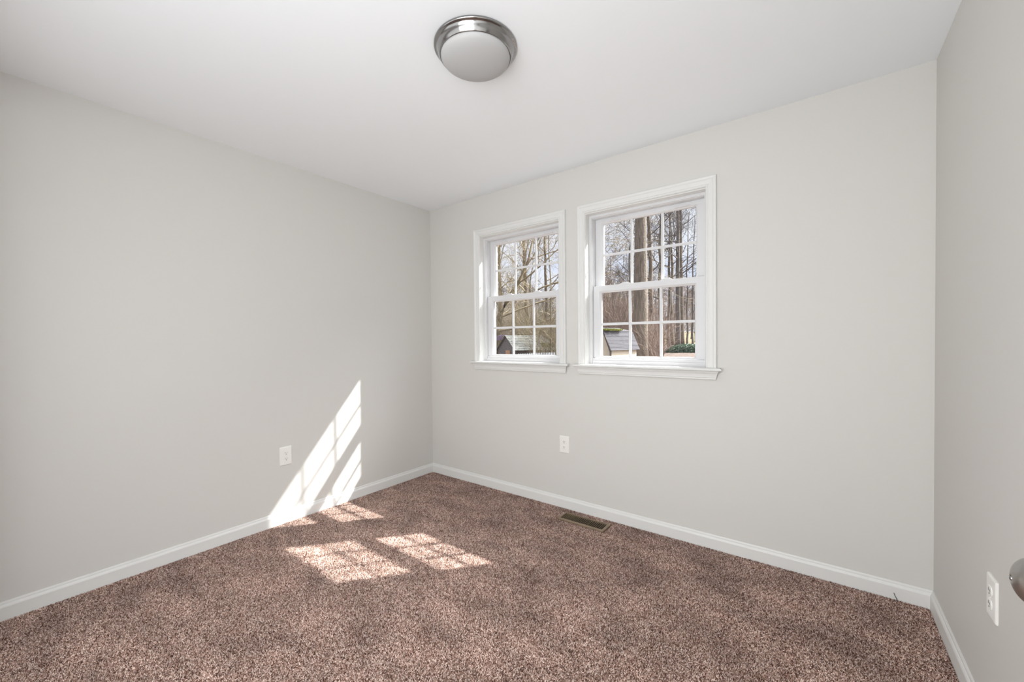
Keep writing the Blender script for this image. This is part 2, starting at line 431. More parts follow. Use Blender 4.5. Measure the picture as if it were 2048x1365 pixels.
    # finger pulls on the top rail
    for x in (-0.2135, 0.2245):
        bm = bmesh.new()
        z = 2.0545 - ZO
        pr = [(0.1105, z - 0.005), (0.101, z - 0.004), (0.0985, z), (0.0995, z + 0.0035), (0.103, z + 0.0015), (0.1105, z + 0.001)]
        extrude_profile(bm, pr, lambda p: (x - 0.0415, p[0], p[1]), lambda p: (x + 0.0415, p[0], p[1]))
        link('finger_pull', bm, M['vinyl'], up)
    for x in (-0.136, 0.136):
        bm = bmesh.new()
        z = 1.602 - ZO
        pr = [(-0.036, 0), (-0.030, 0.005), (-0.016, 0.009), (0.016, 0.009), (0.030, 0.005), (0.036, 0)]
        extrude_profile(bm, pr, lambda p: (x + p[0], 0.076, z + p[1]), lambda p: (x + p[0], 0.103, z + p[1]))
        lk = link('sash_lock', bm, M['vinyl'], lo, bevel=0.0015)
        bm = bmesh.new(); box(bm, x - 0.018, x + 0.022, 0.080, 0.088, z + 0.0085, z + 0.0125)
        link('lock_lever', bm, M['vinyl'], lk, bevel=0.001)
    return root
w1 = make_window()
tag(w1, 'smaller-looking white double-hung window nearer the corner, dark weathered shed seen through it', 'window', kind='structure')
w2 = copy_tree(w1); w2.name = 'window_2'; w2.location = (WC[1], 0, ZO)
tag(w2, 'larger-looking white double-hung window right of the other, thick tree trunk seen through it', 'window', kind='structure')

# ---------------------------------------------------------------- outlets
def rounded_rect(hw, hh, r, n=5):
    pts = []
    for cx, cz, a0 in ((hw - r, hh - r, 0), (-hw + r, hh - r, 90), (-hw + r, -hh + r, 180), (hw - r, -hh + r, 270)):
        for i in range(n + 1):
            a = math.radians(a0 + 90 * i / n); pts.append((cx + r * math.cos(a), cz + r * math.sin(a)))
    return pts
def plateau(bm, outlines, depths):
    rings = [[bm.verts.new((x, -d, z)) for x, z in o] for o, d in zip(outlines, depths)]
    n = len(rings[0])
    for a, b in zip(rings, rings[1:]):
        for i in range(n):
            j = (i + 1) % n; bm.faces.new((a[i], a[j], b[j], b[i]))
    bm.faces.new(rings[-1]); bm.faces.new(rings[0][::-1])
def make_outlet():
    t = empty('electrical_outlet', (0, 0, 0))
    bm = bmesh.new()
    plateau(bm, [rounded_rect(0.0395, 0.062, 0.003), rounded_rect(0.0395, 0.062, 0.003), rounded_rect(0.0375, 0.060, 0.003), rounded_rect(0.0345, 0.057, 0.003)], [0, 0.003, 0.0055, 0.0065])
    link('cover_plate', bm, M['plastic'], t)
    for s in (1, -1):
        zc = s * 0.0195
        bm = bmesh.new()
        def face(r, cut):
            pts = []
            for i in range(32):
                a = 2 * PI * i / 32; pts.append((r * math.cos(a), zc + max(-cut, min(cut, r * math.sin(a)))))
            return pts
        plateau(bm, [face(0.0172, 0.0140), face(0.0172, 0.0140), face(0.0160, 0.0130)], [0.006, 0.0085, 0.0092])
        sk = link('socket', bm, M['plastic'], t)
        bm = bmesh.new()
        box(bm, -0.0075, -0.0052, -0.0096, -0.0088, zc - 0.0012, zc + 0.0072)
        box(bm, 0.0052, 0.0072, -0.0096, -0.0088, zc - 0.0002, zc + 0.0062)
        pts = [(0.0027 * math.cos(2 * PI * i / 16), zc - 0.0075 + (0.0027 * math.sin(2 * PI * i / 16) if i > 8 else 0.0024 * math.sin(2 * PI * i / 16))) for i in range(16)]
        plateau(bm, [pts, pts], [0.0088, 0.0096])
        link('socket_slots', bm, M['slot'], sk)
    bm = bmesh.new()
    lathe(bm, [(0.0, 0.0082), (0.002, 0.008), (0.0034, 0.0065), (0.0034, 0.005)], 20, Matrix.Rotation(PI / 2, 4, 'X'))
    link('screw', bm, M['plastic'], t)
    return t
oa = make_outlet()
oa.location = (0.0, -1.3145, 0.457); oa.rotation_euler = (0, 0, PI / 2)
tag(oa, 'white duplex outlet on the left wall beside the patch of sunlight', 'outlet', 'white wall outlets')
ob = copy_tree(oa); ob.location = (1.4185, 0, 0.4665); ob.rotation_euler = (0, 0, 0)
tag(ob, 'white duplex outlet low on the window wall between the windows and the floor register', 'outlet', 'white wall outlets')
oc = copy_tree(oa); oc.location = (W, -0.775, 0.4525); oc.rotation_euler = (0, 0, -PI / 2)
tag(oc, 'white duplex outlet seen edge-on on the right wall below the door knob', 'outlet', 'white wall outlets')

# ---------------------------------------------------------------- ceiling light
cl_ = empty('flush_ceiling_light', (1.757, -1.298, H))
tag(cl_, 'round flush ceiling light with polished metal ring and frosted glass bowl', 'ceiling light')
bm = bmesh.new()
lathe(bm, [(0.150, 0.0), (0.168, 0.0), (0.1705, -0.002), (0.1705, -0.007), (0.168, -0.010), (0.1625, -0.0115), (0.159, -0.016), (0.156, -0.024), (0.1525, -0.032),
           (0.149, -0.038), (0.1475, -0.0405), (0.1455, -0.0425), (0.1435, -0.0415), (0.1425, -0.038), (0.1425, 0.0)], 96)
link('metal_ring', bm, M['chrome'], cl_, smooth=True)
bm = bmesh.new()
pr = [(0.1425, -0.032), (0.1425, -0.041)]
for i in range(1, 15):
    a = i / 14 * PI / 2
    pr.append((0.1425 * math.cos(a) if i < 14 else 0.0, -0.041 - 0.045 * math.sin(a)))
lathe(bm, pr, 96)
link('glass_bowl', bm, M['frost'], cl_, smooth=True)

# ---------------------------------------------------------------- floor register
rg = empty('floor_register', (1.635, -0.134, 0.0))
tag(rg, 'tan metal floor register with dark slots in the carpet below the windows', 'floor vent')
bm = bmesh.new()
ox, oy, ix, iy = 0.168, 0.059, 0.152, 0.046
def fr_ring(z, x, y): return [bm.verts.new(c) for c in ((-x, -y, z), (x, -y, z), (x, y, z), (-x, y, z))]
rr = [fr_ring(0.001, ox, oy), fr_ring(0.009, ox, oy), fr_ring(0.0125, ox - 0.006, oy - 0.006), fr_ring(0.0125, ix, iy), fr_ring(0.001, ix, iy)]
for a, b in zip(rr, rr[1:]):
    for k in range(4):
        l = (k + 1) % 4; bm.faces.new((a[k], a[l], b[l], b[k]))
link('register_frame', bm, M['register'], rg)
bm = bmesh.new()
ns = 22
for i in range(ns):
    x = -ix + (i + 1) * 2 * ix / (ns + 1)
    mt_ = Matrix.Translation((x, 0, 0.006)) @ Matrix.Rotation(math.radians(12), 4, 'Y')
    box(bm, -0.0009, 0.0009, -iy, iy, -0.005, 0.005, mt_)
link('register_slats', bm, M['register'], rg)
bm = bmesh.new(); box(bm, -ix, ix, -iy, iy, 0.0002, 0.0012)
link('duct_opening', bm, M['duct'], rg)
bm = bmesh.new()
for i in range(5):
    x = -ix + 0.020 + i * 0.0135
    box(bm, x - 0.004, x + 0.004, -iy, iy, 0.0015, 0.0035)
link('damper_blade', bm, mat('olive_metal', (0.20, 0.18, 0.07), 0.5, 0.3, bump=(60, 0.05, 0.0003)), rg)

# ---------------------------------------------------------------- open door with knob at the right edge
dr = empty('door_1', (DX1 - 0.02, D, 0.0))
tag(dr, 'open white door at the right edge, only its satin knob in view', 'door', kind='structure')
x0 = 3.138 - (DX1 - 0.02)
bm = bmesh.new()
y1 = -1.765 - D
box(bm, x0, x0 + 0.035, 0.01, y1, 0.02, 2.05)
for (a, b) in ((0.15, 0.62), (0.72, 1.25), (1.36, 1.92)):
    for (c, d) in ((0.12, y1 / 2 - 0.04), (y1 / 2 + 0.04, y1 - 0.12)):
        box(bm, x0 - 0.003, x0, c, d, a, b)
link('door_leaf', bm, M['doorpaint'], dr, bevel=0.002)
kz, ky = 0.935, -1.828 - D
mk = Matrix.Translation((x0, ky, kz)) @ Matrix.Rotation(-PI / 2, 4, 'Y')
bm = bmesh.new()
kp = [(0.0, 0.0), (0.033, 0.0), (0.033, 0.003), (0.031, 0.006), (0.020, 0.009), (0.012, 0.012), (0.011, 0.022)]
for i in range(2, 25):
    a = math.radians(-90 + 180 * i / 26)
    kp.append((0.0282 * math.cos(a), 0.0435 + 0.0215 * math.sin(a)))
kp += [(0.0042, 0.0648), (0.0030, 0.0645), (0.0026, 0.062), (0.0, 0.062)]
lathe(bm, kp, 72, mk)
kn = link('door_knob', bm, M['satin'], dr, smooth=True)
bm = bmesh.new()
lathe(bm, [(0.0, 0.0662), (0.0016, 0.0658), (0.0024, 0.0648), (0.0024, 0.061)], 20, mk)
link('knob_pin', bm, M['chrome'], kn, smooth=True)
bm = bmesh.new()
for (a, b, c) in ((0.12, 0.0, 0), (0.95, 0.0, 0), (1.80, 0.0, 0)):
    box(bm, x0 + 0.035, x0 + 0.045, -0.002, 0.012, a, a + 0.09)
link('hinge', bm, M['satin'], dr)

# ---------------------------------------------------------------- wire stub by the baseboard
def tube_bm(bm, pts, radii, sides=8):
    rings = []
    for i, p in enumerate(pts):
        t = (pts[min(i + 1, len(pts) - 1)] - pts[max(i - 1, 0)]).normalized()
        up = Vector((0, 0, 1)) if abs(t.z) < 0.9 else Vector((1, 0, 0))
        a = t.cross(up).normalized(); b = t.cross(a)
        rings.append([bm.verts.new(p + radii[i] * (a * math.cos(2 * PI * k / sides) + b * math.sin(2 * PI * k / sides))) for k in range(sides)])
    for r0, r1 in zip(rings, rings[1:]):
        for k in range(sides):
            l = (k + 1) % sides; bm.faces.new((r0[k], r0[l], r1[l], r1[k]))
    bm.faces.new(rings[0][::-1]); bm.faces.new(rings[-1])
bm = bmesh.new()
tube_bm(bm, [Vector(c) for c in ((3.183, -0.022, 0.0), (3.180, -0.021, 0.012), (3.174, -0.020, 0.024), (3.170, -0.019, 0.036))], [0.0016, 0.0014, 0.0013, 0.0010])
tag(link('wire_stub', bm, M['wire'], smooth=True), 'short black wire stub sticking up from the carpet at the baseboard', 'wire')

# ---------------------------------------------------------------- carpet pile
def mesh_np(name, V, F, m, parent=None, smooth=False):
    me = bpy.data.meshes.new(name)
    n, k = F.shape
    me.vertices.add(len(V)); me.vertices.foreach_set('co', V.astype(np.float32).ravel())
    me.loops.add(n * k); me.loops.foreach_set('vertex_index', F.astype(np.int32).ravel())
    me.polygons.add(n); me.polygons.foreach_set('loop_start', np.arange(0, n * k, k, dtype=np.int32))
    me.update(calc_edges=True); me.validate()
    if smooth: me.polygons.foreach_set('use_smooth', np.ones(n, dtype=bool))
    me.materials.append(m)
    o = bpy.data.objects.new(name, me); COL.objects.link(o)
    if parent: o.parent = parent
    return o
rs = np.random.RandomState(3)
sp = 0.0031
gx, gy = np.meshgrid(np.arange(0.015, W - 0.014, sp), np.arange(D, -0.014, sp))
P = np.stack([gx.ravel(), gy.ravel()], 1) + rs.uniform(-sp * .5, sp * .5, (gx.size, 2))
P = P[~((np.abs(P[:, 0] - 1.635) < 0.175) & (np.abs(P[:, 1] + 0.134) < 0.065))]
n = len(P)
hgt = rs.uniform(0.0040, 0.0074, n)
hgt[(P[:, 0] < 0.02) | (P[:, 1] > -0.02)] *= 1.1
ang = rs.uniform(0, 2 * PI, n); rad = rs.uniform(0.0016, 0.0027, n)
lean = rs.normal(0, 0.0034, (n, 2))
V = np.zeros((n, 4, 3))
for k in range(3):
    a = ang + k * 2 * PI / 3
    V[:, k, 0] = P[:, 0] + rad * np.cos(a); V[:, k, 1] = P[:, 1] + rad * np.sin(a)
V[:, :3, 2] = hgt[:, None] * 0.0 + 0.0005
V[:, 3, 0] = P[:, 0] + lean[:, 0]; V[:, 3, 1] = P[:, 1] + lean[:, 1]; V[:, 3, 2] = hgt
V[:, :, 0] = np.clip(V[:, :, 0], 0.0135, W - 0.0135); V[:, :, 1] = np.minimum(V[:, :, 1], -0.0135)
base = (np.arange(n) * 4)[:, None]
F = np.concatenate([base + np.array([[0, 1, 3]]), base + np.array([[1, 2, 3]]), base + np.array([[2, 0, 3]])], 0)
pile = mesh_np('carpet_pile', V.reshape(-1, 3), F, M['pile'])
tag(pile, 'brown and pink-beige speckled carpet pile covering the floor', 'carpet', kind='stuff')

# ================================================================= outside
def gz(y):
    return float(np.interp(y, [0, 12, 20, 30, 42, 60, 100, 170], [-1.3, -1.25, -1.0, -0.35, 0.0, 0.7, 2.0, 4.4]))
ys = np.concatenate([np.arange(0.3, 60, 1.5), np.arange(60, 172, 8)]); xs_ = np.arange(-110, 31, 2.5)
gxm, gym = np.meshgrid(xs_, ys)
gzm = np.vectorize(gz)(gym) + 0.05 * np.sin(gxm * 0.7) * np.cos(gym * 0.5)
V = np.stack([gxm.ravel(), gym.ravel(), gzm.ravel()], 1)
nx = len(xs_); idx = np.arange(len(ys) * nx).reshape(len(ys), nx)
F = np.stack([idx[:-1, :-1].ravel(), idx[:-1, 1:].ravel(), idx[1:, 1:].ravel(), idx[1:, :-1].ravel()], 1)
tag(mesh_np('yard_ground', V, F, M['ground'], smooth=True), 'yard ground of fallen leaves rising to a straw-coloured field', 'ground', kind='structure')

def segs_mesh(name, P0, P1, R0, R1, m, parent=None, sides=3):
    P0, P1, R0, R1 = map(np.asarray, (P0, P1, R0, R1))
    t = P1 - P0; t = t / (np.linalg.norm(t, axis=1, keepdims=True) + 1e-9)
    up = np.where(np.abs(t[:, 2:3]) < 0.9, np.array([[0, 0, 1.0]]), np.array([[1.0, 0, 0]]))
    a = np.cross(t, up); a /= np.linalg.norm(a, axis=1, keepdims=True); b = np.cross(t, a)
    n = len(P0); V = np.zeros((n, 2 * sides, 3))
    for k in range(sides):
        c, s = math.cos(2 * PI * k / sides), math.sin(2 * PI * k / sides)
        d = a * c + b * s
        V[:, k] = P0 + d * R0[:, None]; V[:, sides + k] = P1 + d * R1[:, None]
    base = (np.arange(n) * 2 * sides)[:, None]
    F = np.concatenate([base + np.array([[k, (k + 1) % sides, sides + (k + 1) % sides, sides + k]]) for k in range(sides)], 0)
    return mesh_np(name, V.reshape(-1, 3), F, m, parent, smooth=False)

def unit(v): return v / (np.linalg.norm(v) + 1e-9)
def grow(rg, p, d, length, r, depth, out, bend=0.18, spread=0.75, kids=(3, 5), lift=0.10):
    """one wandering branch, then its side branches"""
    nseg = 5 if depth > 0 else 3
    pts = [p]; rads = [r]
    dd = d
    for i in range(nseg):
        dd = unit(dd + rg.normal(0, bend, 3) + np.array([0, 0, lift]))
        pts.append(pts[-1] + dd * length / nseg)
        rads.append(r * (1 - 0.75 * (i + 1) / nseg))
    for i in range(nseg):
        out.append((pts[i], pts[i + 1], rads[i], rads[i + 1]))
    if depth > 0:
        for k in range(rg.randint(kids[0], kids[1] + 1)):
            f = rg.uniform(0.25, 1.0); i = min(int(f * nseg), nseg - 1)
            q = pts[i] + (pts[i + 1] - pts[i]) * (f * nseg - i)
            ax = unit(np.cross(unit(pts[i + 1] - pts[i]), rg.normal(0, 1, 3)))
            nd = unit(unit(pts[i + 1] - pts[i]) + ax * rg.uniform(0.5, 1.0) * spread * 1.4)
            grow(rg, q, nd, length * rg.uniform(0.45, 0.7), max(rads[i] * 0.55, 0.004), depth - 1, out, bend, spread, kids, lift)
def make_tree(x, y, dia, height, seed, first, depth=3, nb=14, blen=0.32, lean=(0, 0), bark='barkgrey', twig='twig', bend=0.14, minr=0.006, wob=0.06, kids=(3, 5), lift=0.08, name='bare_tree'):
    rg = np.random.RandomState(seed)
    z0 = gz(y) - 0.1
    root = empty(name, (x, y, z0))
    n = 16
    pts = []; rads = []
    off = np.zeros(2)
    for i in range(n + 1):
        f = i / n
        off = off + rg.normal(0, wob * height / n, 2) if i else off
        pts.append(Vector((lean[0] * f * height + off[0], lean[1] * f * height + off[1], f * height)))
        rads.append(dia / 2 * (1 - 0.72 * f) * (1.25 if i == 0 else 1.0))
    bm = bmesh.new(); tube_bm(bm, pts, rads, 10)
    link('trunk', bm, M[bark], root, smooth=True)
    out = []
    for k in range(nb):
        f = first + (1 - first) * (k + rg.uniform(0, 1)) / nb
        i = min(int(f * n), n - 1)
        q = np.array(pts[i].lerp(pts[i + 1], f * n - i))
        a = rg.uniform(0, 2 * PI)
        d = unit(np.array([math.cos(a), math.sin(a), rg.uniform(0.2, 0.9)]))
        grow(rg, q, d, height * blen * rg.uniform(0.6, 1.0) * (1.1 - 0.5 * f), max(rads[i] * 0.42, 0.012), depth, out, bend=bend, kids=kids, lift=lift)
    P0, P1, A, B = zip(*out)
    segs_mesh('branches', P0, P1, np.maximum(A, minr), np.maximum(B, minr * 0.7), M[twig], root)
    return root
CX, CY = 2.8911, -2.5638
def at(slope, dist): return CX + slope * dist, CY + dist

TREES = [
    # slope, distance, diameter, height, first, options, label
    (-0.3555, 27, 1.05, 24, 0.42, dict(bark='bark', nb=12, lean=(0.006, 0), wob=0.012), 'very thick grey-brown tree trunk in the middle of the right window'),
    (-0.3865, 31, 0.22, 16, 0.22, dict(nb=15, blen=0.30, minr=0.009, kids=(2, 4)), 'thin dark tree with arching side branches just left of the thickest trunk'),
    (-0.3350, 33, 0.42, 20, 0.30, dict(bark='bark', wob=0.05), 'medium leaning tree close on the right side of the thickest trunk'),
    (-0.3045, 36, 0.34, 19, 0.25, dict(), 'slim grey tree midway between the thickest trunk and the far right trees'),
    (-0.2865, 52, 0.42, 22, 0.3, dict(), 'grey tree on the left of the close row at the right of the right window'),
    (-0.2790, 56, 0.52, 24, 0.35, dict(bark='bark'), 'second grey-brown tree of the close row behind the green bush'),
    (-0.2665, 48, 0.60, 24, 0.35, dict(wob=0.02), 'thick grey tree of the close row directly behind the green bush'),
    (-0.2560, 50, 0.50, 24, 0.32, dict(bark='bark', wob=0.02), 'brown tree of the close row right of the thick grey one'),
    (-0.2440, 50, 0.24, 16, 0.22, dict(nb=16), 'thin dark forked tree near the right edge of the right window'),
    (-0.2330, 48, 0.24, 15, 0.25, dict(), 'slender tree furthest right in the right window'),
    (-0.4250, 30, 0.16, 6.5, 0.15, dict(twig='twigred', nb=14), 'small bushy tree above the cream shed roof'),
    (-0.4480, 34, 0.18, 7.5, 0.15, dict(twig='twigred', nb=14), 'small tree at the left edge of the right window behind the cream shed'),
    (-0.8070, 34, 0.50, 18, 0.22, dict(bark='barktan', twig='twigtan', nb=20), 'tan trunk at the left edge of the left window'),
    (-0.7480, 40, 0.30, 18, 0.2, dict(bark='barkgrey', twig='twigtan'), 'slim dark tree far behind the apex of the weathered shed'),
    (-0.6990, 36, 0.62, 19, 0.25, dict(bark='bark', twig='twigtan'), 'stout grey trunk rising behind the weathered shed roof'),
    (-0.6380, 33, 0.40, 17, 0.2, dict(bark='bark', twig='twigred'), 'reddish-brown tree right of the weathered shed roof'),
    (-0.6130, 25, 0.15, 12, 0.15, dict(bark='barktan', twig='twigtan'), 'thin tan tree at the right edge of the left window'),
]
for k, (s, d, dia, hgt_, first, opt, lab) in enumerate(TREES):
    x, y = at(s, d)
    t = make_tree(x, y, dia, hgt_, 100 + k, first, **opt)
    tag(t, lab, 'tree', 'bare winter trees in the yard')

# large many-limbed tree behind the weathered shed whose limbs fill the left window
def limb_tree():
    rg = np.random.RandomState(11)
    x, y = at(-0.835, 30.0)
    z0 = gz(y) - 0.1
    root = empty('bare_tree', (x, y, z0))
    K = 2.3
    base = [(0, 0, 0), (0.05, 0.1, 1.0), (0.2, 0.2, 1.8), (0.45, 0.4, 2.5), (0.9, 0.6, 3.2), (1.15, 1.0, 4.2), (1.25, 1.3, 5.4)]
    pts = [Vector(c) * K for c in base]
    bm = bmesh.new(); tube_bm(bm, pts, [0.42, 0.34, 0.30, 0.24, 0.18, 0.12, 0.06], 12)
    link('trunk', bm, M['barktan'], root, smooth=True)
    out = []
    spec = [((0.08, 0.15, 1.2), (1.0, 0.5, 0.28), 4.2, 0.13), ((0.2, 0.2, 1.8), (1.0, 0.4, 0.55), 4.4, 0.14), ((0.2, 0.2, 1.8), (0.2, 0.2, 1.0), 4.2, 0.12),
            ((0.45, 0.4, 2.5), (1.0, 0.4, 0.35), 4.0, 0.12), ((0.45, 0.4, 2.5), (0.4, 0.3, 1.0), 3.6, 0.11), ((0.9, 0.6, 3.2), (1.0, 0.4, 0.45), 3.4, 0.10),
            ((0.9, 0.6, 3.2), (0.7, 0.2, 0.9), 3.2, 0.09), ((1.15, 1.0, 4.2), (1.0, 0.5, 0.35), 3.0, 0.08), ((0.05, 0.1, 0.9), (0.9, 0.2, 0.12), 3.4, 0.10), ((0.2, 0.2, 1.8), (-0.5, 0.3, 1.0), 3.0, 0.10)]
    for p, d, ln, r in spec:
        grow(rg, np.array(p) * K, unit(np.array(d, float)), ln * K, r, 3, out, bend=0.16, kids=(5, 8), lift=0.02)
    P0, P1, A, B = zip(*out)
    segs_mesh('branches', P0, P1, np.maximum(A, 0.012), np.maximum(B, 0.009), M['twigtan'], root)
    return root
tag(limb_tree(), 'large tan tree with long spreading limbs, leftmost behind the weathered shed', 'tree', 'bare winter trees in the yard')

# more distant woodland: individual slim trees sharing three meshes
protos = []
for k in range(3):
    protos.append(make_tree(-8 - 3 * k, 52, 0.20, 10.0, 300 + k, 0.15, depth=2, nb=16, twig='twigred' if k == 1 else 'twig', minr=0.014, kids=(4, 6), name='distant_tree'))
rg = np.random.RandomState(21)
first_use = [True] * 3
for i in range(64):
    if i < 26: s = rg.uniform(-0.84, -0.58)
    else: s = rg.uniform(-0.49, -0.21)
    d = rg.uniform(44, 92)
    if -0.33 < s and d < 60: d += 16
    k = rg.randint(0, 3)
    x, y = at(s, d)
    o = protos[k] if first_use[k] else copy_tree(protos[k])
    first_use[k] = False
    o.location = (x, y, gz(y) - 0.1); o.rotation_euler = (0, 0, rg.uniform(0, 6.28))
    sc = rg.uniform(0.7, 1.15); o.scale = (sc, sc, sc)
    tag(o, 'slim bare tree in the distant woodland seen through the ' + ('left' if i < 26 else 'right') + ' window', 'tree', 'distant woodland trees behind the ' + ('left' if i < 26 else 'right') + ' window')

# undergrowth brush: countless thin stems
def brush(name, specs, m, seed, label):
    rg = np.random.RandomState(seed); out = []
    for (s0, s1, d0, d1, h0, h1, num) in specs:
        for i in range(num):
            x, y = at(rg.uniform(s0, s1), rg.uniform(d0, d1)); z = gz(y)
            h = rg.uniform(h0, h1); p = np.array([x, y, z]); d = unit(np.array([rg.normal(0, 0.25), rg.normal(0, 0.25), 1.0]))
            grow(rg, p, d, h, rg.uniform(0.008, 0.018), 1, out, bend=0.16, kids=(5, 9), lift=0.05)
    P0, P1, A, B = zip(*out)
    o = segs_mesh(name, P0, P1, np.maximum(A, 0.007), np.maximum(B, 0.005), m)
    return tag(o, label, 'brush', kind='stuff')
brush('undergrowth', [(-0.47, -0.385, 27, 34, 2.5, 5.6, 260), (-0.39, -0.30, 26, 38, 1.5, 3.8, 300)], M['twigred'], 5, 'dense reddish-brown leafless undergrowth seen through the right window')
brush('undergrowth', [(-0.84, -0.66, 28, 40, 2.5, 6.5, 300), (-0.68, -0.58, 24, 36, 1.0, 4.5, 260)], M['twigtan'], 6, 'dense tan leafless undergrowth seen through the left window')

# evergreen bush low on the right
def leafy(name, x, y, sx, sy, sz, num, seed, leaf, m, label, cat, zc=None):
    rg = np.random.RandomState(seed)
    u = rg.normal(0, 1, (num, 3)); u /= np.linalg.norm(u, axis=1, keepdims=True)
    r = rg.uniform(0.35, 1.0, (num, 1)) ** 0.5
    c = u * r * np.array([[sx, sy, sz]]); c[:, 2] = np.abs(c[:, 2])
    a = rg.normal(0, 1, (num, 3)); a /= np.linalg.norm(a, axis=1, keepdims=True)
    b = np.cross(a, rg.normal(0, 1, (num, 3))); b /= np.linalg.norm(b, axis=1, keepdims=True)
    V = np.stack([c - a * leaf, c + b * leaf * 0.4, c + a * leaf, c - b * leaf * 0.4], 1).reshape(-1, 3)
    F = np.arange(num * 4).reshape(num, 4)
    z = gz(y) if zc is None else zc
    root = empty(name, (x, y, z))
    mesh_np('foliage', V, F, m, root)
    out = []
    for i in range(14):
        grow(rg, np.array([0.0, 0, 0]) + rg.normal(0, 0.1 * sx, 3) * [1, 1, 0], unit(np.array([rg.normal(0, .8 * sx), rg.normal(0, .5), 1])), sz * 0.9, 0.03, 1, out)
    P0, P1, A, B = zip(*out)
    segs_mesh('stems', P0, P1, np.array(A), np.array(B), M['twig'], root)
    return tag(root, label, cat)
x, y = at(-0.243, 42.0)
leafy('evergreen_bush', x, y, 2.3, 1.0, 0.85, 8000, 31, 0.10, M['green'], 'low green bush on the leaf-covered ground at the right of the right window', 'bush')
x, y = at(-0.666, 45.0)
leafy('evergreen_shrub', x, y, 2.4, 1.2, 3.4, 6000, 32, 0.14, M['green'], 'dull green evergreen among the trees above the weathered shed roof', 'bush')

# cream gambrel shed
def quad_prism(bm, pts, vec):
    a = [bm.verts.new(p) for p in pts]; b = [bm.verts.new(Vector(p) + Vector(vec)) for p in pts]
    n = len(pts); bm.faces.new(a[::-1]); bm.faces.new(b)
    for i in range(n):
        j = (i + 1) % n; bm.faces.new((a[i], a[j], b[j], b[i]))
# local frame: x along the long side (away from the house), y across towards the left, z up
def cream_shed():
    d0 = 20.0
    px, py = at(-0.4335, d0); ez = 1.2225 - 0.0245 * d0       # eave corner
    u = Vector((0.20, 0.98, 0)).normalized()
    ang = math.atan2(u.y, u.x)
    zg = gz(py)
    root = empty('garden_shed', (px, py, zg), ang)
    e = ez - zg; ln, wd = 2.55, 2.6
    k1 = 0.95       # height of the break above the eave
    # walls
    bm = bmesh.new()
    prof = [(0.05, 0.0), (wd - 0.05, 0.0), (wd - 0.05, e), (wd - 0.42, e + k1 - 0.04), (wd / 2, e + k1 + 0.16), (0.42, e + k1 - 0.04), (0.05, e)]
    quad_prism(bm, [(0.04, a, b) for a, b in prof], (ln - 0.08, 0, 0))
    link('walls', bm, M['cream'], root)
    bm = bmesh.new()
    for s in (0, 1):
        f = lambda a: a if s == 0 else wd - a
        o1 = [(f(-0.02), e - 0.06), (f(0.40), e + k1 - 0.02), (f(0.40), e + k1 + 0.03), (f(-0.07), e - 0.05)]
        quad_prism(bm, [(-0.10, a, b) for a, b in o1], (ln + 0.2, 0, 0))
        o2 = [(f(0.38), e + k1 - 0.02), (wd / 2, e + k1 + 0.18), (wd / 2, e + k1 + 0.24), (f(0.36), e + k1 + 0.035)]
        quad_prism(bm, [(-0.10, a, b) for a, b in o2], (ln + 0.2, 0, 0))
    # shingle courses
    for i in range(14):
        t = i / 14.0
        a = -0.07 + 0.47 * t; b = e - 0.05 + (k1 + 0.08) * t
        quad_prism(bm, [(-0.10, a, b), (-0.10, a - 0.02, b + 0.004), (-0.10, a + 0.030, b + 0.075)], (ln + 0.2, 0, 0))
    link('roof', bm, M['shingle'], root)
    bm = bmesh.new()
    quad_prism(bm, [(-0.125, 0.0, e - 0.10), (-0.125, 0.44, e + k1), (-0.125, 0.38, e + k1 + 0.02), (-0.125, -0.07, e - 0.06)], (0.03, 0, 0))
    box(bm, -0.03, 0.05, -0.01, 0.06, 0.0, e - 0.05)
    link('corner_trim', bm, M['darktrim'], root)
    rg = np.random.RandomState(8); num = 5000
    c = np.stack([rg.uniform(-0.1, 1.4, num), 0.42 + rg.normal(0, 0.12, num), e + k1 + 0.05 + rg.uniform(0, 0.10, num)], 1)
    a = rg.normal(0, 1, (num, 3)) * 0.014; b = rg.normal(0, 1, (num, 3)) * 0.010
    V = np.stack([c - a, c + b, c + a, c - b], 1).reshape(-1, 3)
    mo = mesh_np('moss', V, np.arange(num * 4).reshape(num, 4), M['moss'], root); mo['label'] = 'yellow-green moss on the roof'
    tag(root, 'cream shed with grey shingle gambrel roof and moss, through the right window', 'shed')
cream_shed()

